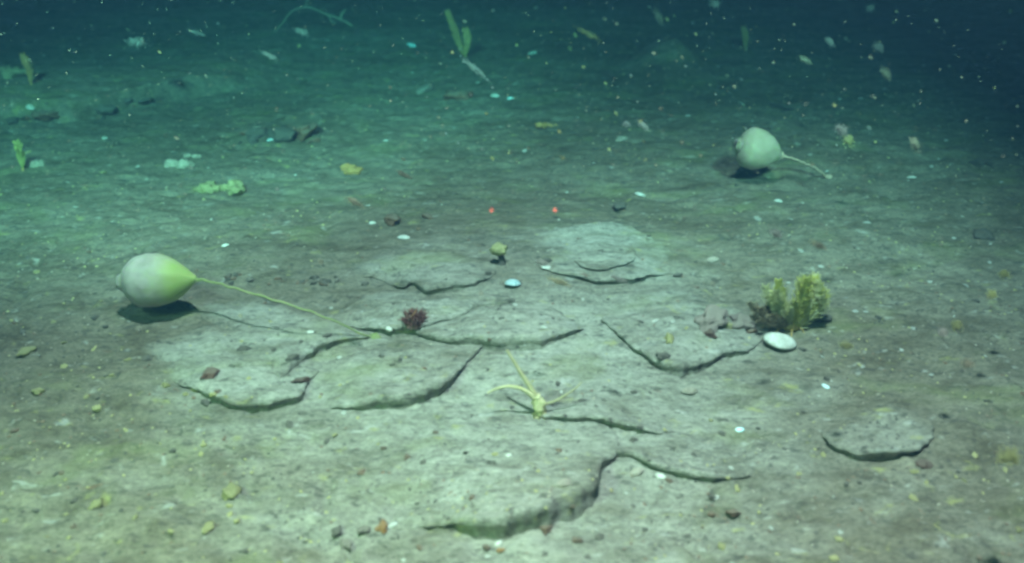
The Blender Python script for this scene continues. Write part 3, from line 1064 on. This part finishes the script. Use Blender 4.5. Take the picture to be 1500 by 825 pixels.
sea_pen('tall olive yellow sea pen far back with two leaning plumes', (682, 84), [[(678, 80), (672, 62), (664, 40), (655, 16)], [(681, 80), (684, 66), (684, 54), (682, 42)]], 16, (M['pen'], M['pen']), 1)
sea_pen('yellow green sea pen beside a pale sponge on the left slope', (34, 250), [[(33, 246), (31, 232), (28, 218), (24, 208)]], 17, (M['pen_green'], M['pen']), 2)
sea_pen('brownish orange sea pen above the far left bank', (46, 124), [[(45, 120), (43, 106), (38, 92), (33, 80)]], 15, (M['pen_orange'], M['pen_orange']), 3)
sea_pen('dim olive sea pen in the dark water behind the smaller sea squirt', (1092, 74), [[(1092, 71), (1092, 60), (1091, 50), (1089, 40)]], 13, (M['pen'], M['pen']), 4)

p = place(400, 46)
wy = p.y
wh = thing('whip_coral', p, 'thin pale whip coral arching over in the far darkness', 'coral')
wp = [(404, 44), (414, 34), (424, 20), (438, 12), (456, 12), (476, 20), (500, 29), (516, 38)]
cu = curve([at_y(px, py, wy - 0.02 * i) - p for i, (px, py) in enumerate(wp)], 60)
obj('stem', MB().tube([Vector((0, 0, -.01))] + cu, [.0024] * 20 + [.0019] * 41, 7).mesh('stem'), M['whip'], wh)
for i in (30, 44, 50):
    d = Vector((.3, 0, 1)) if i != 44 else Vector((.4, 0, -1))
    obj('branch', MB().tube([cu[i], cu[i] + d * .014, cu[i] + d * .026 + Vector((.008, 0, 0))], [.0022, .0018, .001], 6).mesh('branch'), M['whip'], wh)

# hydroid-like fan left of the orange pen
p = place(8, 116)
fan = thing('hydroid', p, 'small yellowish feathery hydroid leaning against the far left sea pen', 'hydroid')
rg = random.Random(3)
for i, (px, py) in enumerate([(2, 100), (14, 101), (26, 102), (38, 104), (10, 108)]):
    pts = [Vector((0, 0, -.003)), (at_y(px, py, p.y) - p) * .5 + Vector((0, 0, .006)), at_y(px, py, p.y) - p]
    obj('frond', feather_arm(pts, .0016, .012, rg, 18).mesh('frond'), M['straw'], fan)


# ------------------------------------------------------------------ stones
STONE = []
for i in range(8):
    v, f = lump(i + 1, 3, .5, 1.3, (1, R.uniform(.65, .95), R.uniform(.5, .75)), .17)
    STONE.append((v, f))
MESHES = {}


def stone_mesh(k, mt, name):
    key = (k, mt, name)
    if key not in MESHES:
        me = MB().add(*STONE[k]).mesh(name)
        me.materials.append(M[mt])
        MESHES[key] = me
    return MESHES[key]


def stone(name, p, r, mt, label, cat, group=None, sink=.25, flat=1.0):
    o = obj(name, stone_mesh(R.randrange(8), mt, name), None, None, p + Vector((0, 0, r * (.5 - sink) * flat)))
    o.scale = (r * R.uniform(.85, 1.2), r * R.uniform(.8, 1.1), r * R.uniform(.7, 1.0) * flat)
    o.rotation_euler = (R.uniform(-.3, .3), R.uniform(-.3, .3), R.uniform(0, 6.28))
    return tag(o, label, cat, group)


for (px, py, w, mt, lab) in [
        (340, 720, 30, 'yellow_stone', 'angular pale yellow stone alone in the green mud'),
        (560, 771, 22, 'rust_stone', 'rusty orange stone touching a white shell piece'),
        (493, 777, 20, 'dark_stone', 'round blue black stone in pale silt, two stones left of the rusty orange one'),
        (533, 776, 22, 'grey_stone', 'crumbly pinkish grey stone beside the rusty orange one'),
        (507, 797, 20, 'grey_stone', 'dull brown stone below the round black one'),
        (732, 805, 12, 'rust_stone', 'small orange pebble under a white chip'),
        (712, 800, 12, 'brown_stone', 'small maroon pebble left of the small orange one'),
        (800, 774, 22, 'brown_stone', 'dark lumpy brown stone below the thick grey ledge'),
        (845, 790, 16, 'brown_stone', 'reddish brown pebble below the thick grey ledge'),
        (878, 786, 13, 'dark_stone', 'dark pebble beside a straw bit below the thick ledge'),
        (1352, 680, 22, 'red_growth', 'dark red stone beside the lone rounded slab'),
        (1075, 750, 18, 'brown_stone', 'rusty brown pebble beyond the end of the thin dark edge'),
        (1042, 727, 14, 'dark_stone', 'dark pebble over a white chip'),
        (928, 643, 13, 'dark_stone', 'dark pebble between the two right-hand dark edges'),
        (972, 521, 22, 'dark_stone', 'blue black stone under the tip of the V-fronted slab'),
        (980, 497, 16, 'yellow_stone', 'yellowish upright stone at the tip of the V-fronted slab'),
        (306, 548, 26, 'red_growth', 'reddish crusted lump at the left end of the curved slab edge'),
        (443, 556, 20, 'red_growth', 'dark red lump at the right end of the curved slab edge'),
        (430, 522, 15, 'dark_stone', 'dark stone in the notch of the pointed slab'),
        (358, 510, 14, 'dark_stone', 'dark stone in the crack of the pointed slab'),
        (1042, 474, 42, 'dusty_stone', 'rounded grey rock with a reddish base on the broad slab'),
        (1038, 487, 22, 'red_growth', 'reddish stone at the foot of the rounded grey rock'),
        (1086, 472, 40, 'dusty_stone', 'low grey rock in the rubble left of the feather star'),
        (1100, 484, 16, 'brown_stone', 'brown pebble in the rubble left of the feather star'),
        (410, 200, 44, 'dark_stone', 'dark rubble block carrying two pale shells in the far mud'),
        (378, 196, 30, 'dark_stone', 'dark flat stone at the left end of the far rubble'),
        (445, 196, 48, 'brown_stone', 'mossy brown rock at the right end of the far rubble'),
        (152, 160, 26, 'dark_stone', 'dark lump on the edge of the far left bank'),
        (213, 148, 24, 'dark_stone', 'dark lump right of another on the far left bank'),
        (70, 170, 34, 'brown_stone', 'long brown stone lying along the far left bank'),
        (672, 142, 38, 'brown_stone', 'long brown stone in the far mud below the two-branched sea pen'),
        (622, 131, 22, 'grey_stone', 'grey broken stone left of the long brown one'),
        (1144, 156, 24, 'dark_stone', 'dark stone in the mud behind the smaller sea squirt'),
        (1437, 240, 26, 'dark_stone', 'blue black stone in the mud far right'),
        (1440, 346, 30, 'dark_stone', 'dark stone in the mud right of the feather star'),
        (575, 322, 30, 'brown_stone', 'long brown stone behind the notched slab'),
        (627, 317, 15, 'brown_stone', 'small brown stone right of the long one behind the notched slab'),
        (910, 302, 26, 'dark_stone', 'dark flat stone behind the large rounded slab'),
        (803, 380, 12, 'dark_stone', 'black pebble at the left rim of the large rounded slab'),
        (993, 402, 12, 'dark_stone', 'black pebble at the right rim of the large rounded slab'),
        (716, 399, 10, 'dark_stone', 'tiny black pebble at the right corner of the notched slab'),
        (535, 415, 12, 'dark_stone', 'black pebble on the worn slab below the notch'),
        (1200, 465, 24, 'dark_stone', 'dark lump standing in for the shadow right of the feather star'),  # dark lump added as the feather star's cast shadow
        (58, 572, 18, 'yellow_stone', 'yellow stone on the left mud beside green tinted silt'),
        (143, 597, 16, 'yellow_stone', 'yellow pebble on the left mud below the larger yellow stone'),
        (243, 563, 13, 'yellow_stone', 'bright yellow pebble left of the curved slab edge'),
        (300, 588, 13, 'dark_stone', 'black pebble under the left end of the curved slab edge'),
        (140, 738, 20, 'yellow_stone', 'dull yellow stone in the lower left mud'),
        (305, 773, 20, 'yellow_stone', 'cream yellow stone between the lower mud and pale silt'),
        (40, 515, 22, 'yellow_stone', 'greenish yellow stone at the left edge of the mud plain')]:
    p = place(px, py + 2)
    r = px_size(p, w) / 2
    tall = {'rounded grey rock with a reddish base on the broad slab': 1.5, 'yellowish upright stone at the tip of the V-fronted slab': 1.8}.get(lab, 0.8)
    stone('stone', p, r, mt, lab, 'stone', 'stones lying on the seabed', flat=tall)

for i in range(16):
    p = place(R.uniform(352, 475), R.gauss(199, 6))
    stone('stone', p, px_size(p, R.uniform(6, 18)) / 2, R.choice(['dark_stone', 'dark_stone', 'brown_stone']), 'broken dark piece in the far heap of rubble with two pale shells',
          'stone', 'far heap of rubble')
for i in range(12):
    px = R.uniform(-10, 240)
    p = place(px, float(np.interp(px, [0, 60, 100, 150, 210, 280], [176, 178, 174, 163, 150, 138])) + R.uniform(-6, 3))
    stone('stone', p, px_size(p, R.uniform(6, 20)) / 2, R.choice(['dark_stone', 'dark_stone', 'brown_stone']), 'dark broken stone lying along the crest of the far left bank',
          'stone', 'stones along the far left bank')

# debris row behind the pointed slab
for i in range(26):
    px = R.choice([R.gauss(342, 8), R.gauss(470, 16), R.uniform(330, 495)])
    py = 410 + R.gauss(0, 4.5) + 3 * math.sin(px / 30)
    p = place(px, py)
    stone('pebble', p, px_size(p, R.uniform(3, 12)) / 2 * 1.1, R.choice(['dark_stone', 'dark_stone', 'dark_stone', 'brown_stone', 'grey_stone']),
          'dark pebble in the row of debris behind the pointed slab', 'pebble', 'debris row behind the pointed slab')

PICK = {
    'dark': ('dark_stone', 'small dark pebble sunk in the silt', 'dark pebbles scattered over the seabed'),
    'brown': ('brown_stone', 'small reddish brown pebble sunk in the silt', 'reddish brown pebbles scattered over the seabed'),
    'yellow': ('yellow_stone', 'small yellow pebble sunk in the silt', 'yellow pebbles scattered over the seabed'),
    'white': ('chip', 'small white shell chip half sunk in the silt', 'white shell chips scattered over the seabed'),
}
# (kind, how many, pixel box they fall in, size range in pixels)
for kind, n, (x0, y0, x1, y1), (w0, w1) in [
        ('dark', 34, (0, 430, 600, 825), (5, 12)), ('dark', 36, (600, 430, 1200, 825), (4, 10)), ('dark', 16, (1200, 430, 1500, 825), (5, 11)),
        ('dark', 26, (0, 200, 1500, 430), (4, 9)), ('dark', 12, (0, 70, 1500, 200), (4, 9)),
        ('brown', 22, (0, 560, 1500, 825), (5, 12)), ('brown', 18, (0, 250, 1500, 560), (4, 9)),
        ('yellow', 26, (0, 540, 420, 825), (4, 11)), ('yellow', 16, (1050, 640, 1500, 825), (6, 13)), ('yellow', 8, (420, 600, 1050, 825), (4, 9)),
        ('yellow', 14, (0, 220, 200, 540), (4, 10)),
        ('white', 30, (400, 430, 1500, 825), (3, 8)), ('white', 40, (600, 60, 1500, 330), (3, 7)), ('white', 22, (0, 40, 600, 330), (3, 7)),
        ('white', 16, (1150, 300, 1500, 560), (4, 9))]:
    mt, lab, grp = PICK[kind]
    for _ in range(n):
        p = place(R.uniform(x0, x1), R.uniform(y0, y1))
        r = px_size(p, R.uniform(w0, w1) ** 1.0) / 2
        stone('pebble' if kind != 'white' else 'shell_chip', p, r, mt, lab, 'pebble' if kind != 'white' else 'shell chip', grp, sink=.3,
              flat=.8 if kind != 'white' else .45)


def grit(name, mat, n, rmin, rmax, seed, pale_zone):
    rs = np.random.RandomState(seed)
    v, f = ICO[1]
    f = np.array(f)
    Vs, Fs = [], []
    px = rs.uniform(-40, 1540, n * 5)
    py = 825 - (rs.rand(n * 5) ** 0.75) * 790
    cnt = 0
    for a, b in zip(px, py):
        dens = 0.25 if (abs(a - 720) / 480) ** 2 + ((b - 520) / 190) ** 2 < 1 else 1.0
        p = on_plane(a, b, 0.0)
        dens *= float(sstep(-.35, .4, perlin(p.x * 5, p.y * 7, 60 + seed) + .6 * perlin(p.x * 17, p.y * 22, 61)))
        if rs.rand() > dens:
            continue
        q = drop(p.x, p.y)
        r = rs.uniform(rmin, rmax) * (0.7 + 0.35 * p.y)
        S = v * (1 + 0.5 * (rs.rand(len(v), 1) - .5)) * r * np.array([rs.uniform(.8, 1.6), rs.uniform(.7, 1.1), rs.uniform(.45, .8)])
        w = rs.uniform(0, 6.28)
        Rm = np.array([[math.cos(w), -math.sin(w), 0], [math.sin(w), math.cos(w), 0], [0, 0, 1]])
        Vs.append(S @ Rm.T + np.array(q) + [0, 0, r * .15])
        Fs.append(f + cnt * len(v))
        cnt += 1
        if cnt >= n:
            break
    o = obj(name, mesh_np(name, np.vstack(Vs), np.vstack(Fs)), mat)
    o['kind'] = 'stuff'
    return o


tag(grit('dark_grit', M['dark_stone'], 2600, .0007, .0018, 3, False), 'fine dark grit strewn through the mud', 'grit')
tag(grit('brown_grit', M['brown_stone'], 900, .0007, .0019, 4, False), 'fine brown grit strewn through the mud', 'grit')
tag(grit('shell_grit', M['sponge'], 800, .0006, .0016, 5, False), 'fine pale shell grit strewn through the mud', 'grit')
tag(grit('yellow_grit', M['yellow_stone'], 800, .0008, .0019, 6, False), 'fine yellow grit strewn through the mud', 'grit')

# ------------------------------------------------------------------ marine snow drifting in the water
FL = []
for i in range(6):
    rf = np.random.RandomState(300 + i)
    vv, ff = [], []
    for q in range(260):                              # a loose clot of tiny bits, thinning outwards
        c_ = np.clip(rf.normal(0, .42, 3), -1.1, 1.1) * np.array([1, .55, .55])
        b_ = len(vv)
        sz = rf.uniform(.035, .10) * (1.2 - .7 * np.linalg.norm(c_))
        for t_ in ((1, 1, 1), (-1, -1, 1), (-1, 1, -1), (1, -1, -1)):
            vv.append(Vector(c_ + np.array(t_) * sz * rf.uniform(.5, 1.2, 3)))
        ff += [(b_, b_ + 1, b_ + 2), (b_, b_ + 3, b_ + 1), (b_, b_ + 2, b_ + 3), (b_ + 1, b_ + 3, b_ + 2)]
    FL.append((vv, ff))
FLM = {}


def flake(px, py, l, w, ang, dist, mt, label, group):
    """dist: fraction of the way to the seabed along the line of sight"""
    g = place(px, py)
    p = EYE + (g - EYE) * dist * .93
    s = px_size(p, 1)
    k = R.randrange(6)
    if (k, mt) not in FLM:
        me = MB().add(*FL[k]).mesh('marine_snow_flake')
        me.materials.append(M[mt])
        FLM[(k, mt)] = me
    o = obj('marine_snow_flake', FLM[(k, mt)], None, None, p)
    o.scale = (l * s * .55, w * s * .5 / .55, w * s * .5 / .55)
    o.rotation_euler = (0, math.radians(ang), R.uniform(-.4, .4))
    return tag(o, label, 'marine snow', group)


for (px, py, l, w, ang, dist, mt, lab) in [
        (1233, 192, 26, 16, 50, .62, 'flake', 'large white flake drifting right of the smaller sea squirt, its lower end yellow'),
        (1243, 206, 22, 16, 50, .84, 'flake_yellow', 'yellow flake stuck to the large white one right of the smaller sea squirt'),
        (1340, 212, 34, 13, 50, .66, 'whip', 'dull drifting strand right of the yellow and white flake'),
        (696, 101, 60, 8, 42, .70, 'flake', 'long white drifting strand below the two-branched sea pen'),
        (862, 50, 46, 8, 28, .72, 'pen', 'long yellowish drifting strand in the dark far water'),
        (1047, 6, 18, 12, 30, .60, 'flake', 'bright white and yellow flake in the darkest water'),
        (1216, 62, 24, 9, 40, .62, 'flake', 'pale oblong flake with a brownish end in the dark far water'),
        (1287, 69, 20, 12, 40, .60, 'flake', 'round white flake with a brown tail in the dark far water'),
        (395, 82, 32, 7, 25, .70, 'flake', 'slim white strand drifting over the far left mud'),
        (288, 48, 28, 6, 18, .72, 'flake', 'slim faint strand drifting in the far left darkness'),
        (592, 256, 30, 7, 35, .70, 'whip', 'pinkish slim strand drifting left of the laser spots'),
        (520, 297, 34, 11, 30, .68, 'whip', 'dull pinkish oblong flake drifting over the mud left of the laser spots'),
        (818, 412, 44, 9, 25, .78, 'straw', 'straw coloured strand drifting over the straight-ledged slab'),
        (795, 385, 30, 9, 22, .80, 'flake', 'pale strand drifting at the left rim of the large rounded slab'),
        (908, 410, 36, 9, 25, .80, 'flake', 'pale strand drifting at the front rim of the large rounded slab'),
        (1137, 342, 30, 12, 35, .70, 'flake', 'white oblong flake drifting over the feather star'),
        (1200, 360, 26, 10, 25, .72, 'whip', 'pinkish oblong flake drifting over the feather star'),
        (918, 182, 16, 9, 30, .70, 'flake', 'short white flake drifting, left of a longer slim one'),
        (942, 184, 26, 9, 42, .70, 'flake', 'slim white flake drifting beside a shorter one'),
        (1453, 431, 18, 14, 30, .84, 'flake_yellow', 'yellow white flake drifting in clear water, with an orange tint'),
        (1402, 477, 20, 16, 35, .84, 'flake_yellow', 'pale yellow flake drifting near a dimmer white one over the right mud'),
        (1381, 487, 16, 14, 35, .57, 'flake', 'dim white flake drifting near a pale yellow one over the right mud'),
        (1240, 506, 24, 12, 15, .84, 'flake_yellow', 'pale yellow flake low over the mud right of the clam'),
        (1472, 402, 18, 14, 10, .84, 'flake_yellow', 'dim yellow flake drifting over the far right mud'),
        (1478, 668, 32, 30, 20, .84, 'flake_yellow', 'big round yellow flake drifting close over the right foreground'),
        (965, 25, 30, 10, 60, .66, 'whip', 'pinkish strand drifting in the dark water near the top of the slope'),
        (1275, 12, 14, 10, 0, .6, 'flake', 'small round flake in the darkest far water'),
        (1418, 533, 22, 14, 10, .6, 'whip', 'dull cream flake drifting over the right mud'),
        (442, 47, 26, 9, 20, .72, 'flake', 'pale flake with a reddish tip beneath the arching whip coral'),
        (200, 62, 30, 14, 10, .74, 'flake', 'wide faint white flake in the far left darkness'),
        (1298, 108, 26, 11, 50, .64, 'whip', 'dull slanted flake in the dark far water'),
        (1180, 88, 24, 9, 30, .66, 'whip', 'faint slanted strand in the dark far water')]:
    flake(px, py, l, w, ang, dist, mt, lab, 'large marine snow flakes')
for i in range(130):
    if i < 85:
        px, py = R.uniform(560, 1500), R.uniform(2, 250)
    else:
        px, py = R.uniform(0, 1500), R.uniform(2, 560)
    l = R.uniform(3, 6.5)
    flake(px, py, l * R.uniform(1, 1.5), l * .8, R.uniform(20, 60), R.uniform(.45, .85), R.choice(['flake', 'whip', 'whip', 'flake_yellow']),
          'small pale flake drifting in the water', 'small marine snow flakes')


def snow(n, seed):
    rs = np.random.RandomState(seed)
    v, f = ICO[1]
    f = np.array(f)
    Vs, Fs = [], []
    for i in range(n):
        px, py = rs.uniform(-60, 1560), rs.uniform(-60, 500) * (rs.rand() ** .6)
        d = ray(px, py)
        g = on_plane(px, min(py, 825), 0.0) if d.z < -0.08 else EYE + d * 4
        p = EYE + (g - EYE) * rs.uniform(.35, .97)
        r = px_size(p, rs.uniform(0.7, 1.6)) / 2
        Vs.append(v * (1 + .6 * (rs.rand(len(v), 1) - .5)) * r * np.array([rs.uniform(.8, 1.6), 1, rs.uniform(.8, 1.8)]) + np.array(p))
        Fs.append(f + i * len(v))
    o = obj('marine_snow', mesh_np('marine_snow', np.vstack(Vs), np.vstack(Fs)), M['whip'])
    o['kind'] = 'stuff'
    return tag(o, 'fine white marine snow filling the water', 'marine snow')


snow(1500, 9)

# ------------------------------------------------------------------ the pair of red scaling lasers
for i, (px, py) in enumerate(((720, 308), (813, 308))):
    p = place(px, py)
    o = spot('scaling_laser', (p.x, 0.30, 0.33), p, 2600, 1.0, 0.1, 0.0008, (1.0, 0.05, 0.04))
    beam = (p - o.location).normalized()
    d = o.data
    d.use_nodes = True
    nt = d.node_tree
    ge = nt.nodes.new('ShaderNodeNewGeometry')
    cr = nt.nodes.new('ShaderNodeVectorMath')
    cr.operation = 'CROSS_PRODUCT'
    nt.links.new(ge.outputs['Incoming'], cr.inputs[0])
    cr.inputs[1].default_value = beam
    le = nt.nodes.new('ShaderNodeVectorMath')
    le.operation = 'LENGTH'
    nt.links.new(cr.outputs[0], le.inputs[0])
    mr = nt.nodes.new('ShaderNodeMapRange')
    mr.inputs['From Min'].default_value = 0.0010
    mr.inputs['From Max'].default_value = 0.0042
    mr.inputs['To Min'].default_value = 1.0
    mr.inputs['To Max'].default_value = 0.0
    nt.links.new(le.outputs['Value'], mr.inputs['Value'])
    nt.links.new(mr.outputs[0], nt.nodes['Emission'].inputs['Strength'])

# ------------------------------------------------------------------ the water itself
hb = [Vector((x, y, z)) for z in (-1.2, 2.4) for (x, y) in ((-42, -32), (42, -32), (42, 42), (-42, 42))]
haze = obj('haze', MB().add(hb, [(3, 2, 1, 0), (4, 5, 6, 7), (0, 1, 5, 4), (1, 2, 6, 5), (2, 3, 7, 6), (3, 0, 4, 7)]).mesh('haze'), None)
for pl in haze.data.polygons:
    pl.use_smooth = False
hm = bpy.data.materials.new('sea_water')
hm.use_nodes = True
nt = hm.node_tree
nt.nodes.remove(nt.nodes['Principled BSDF'])
pv = nt.nodes.new('ShaderNodeVolumePrincipled')
pv.inputs['Density'].default_value = 0.8
pv.inputs['Density Attribute'].default_value = ''
pv.inputs['Color'].default_value = (0.014, 0.044, 0.074, 1)
pv.inputs['Absorption Color'].default_value = (0.055, 0.54, 0.57, 1)
pv.inputs['Anisotropy'].default_value = 0.3
nt.links.new(pv.outputs['Volume'], nt.nodes['Material Output'].inputs['Volume'])
haze.data.materials.append(hm)
haze['kind'] = 'stuff'
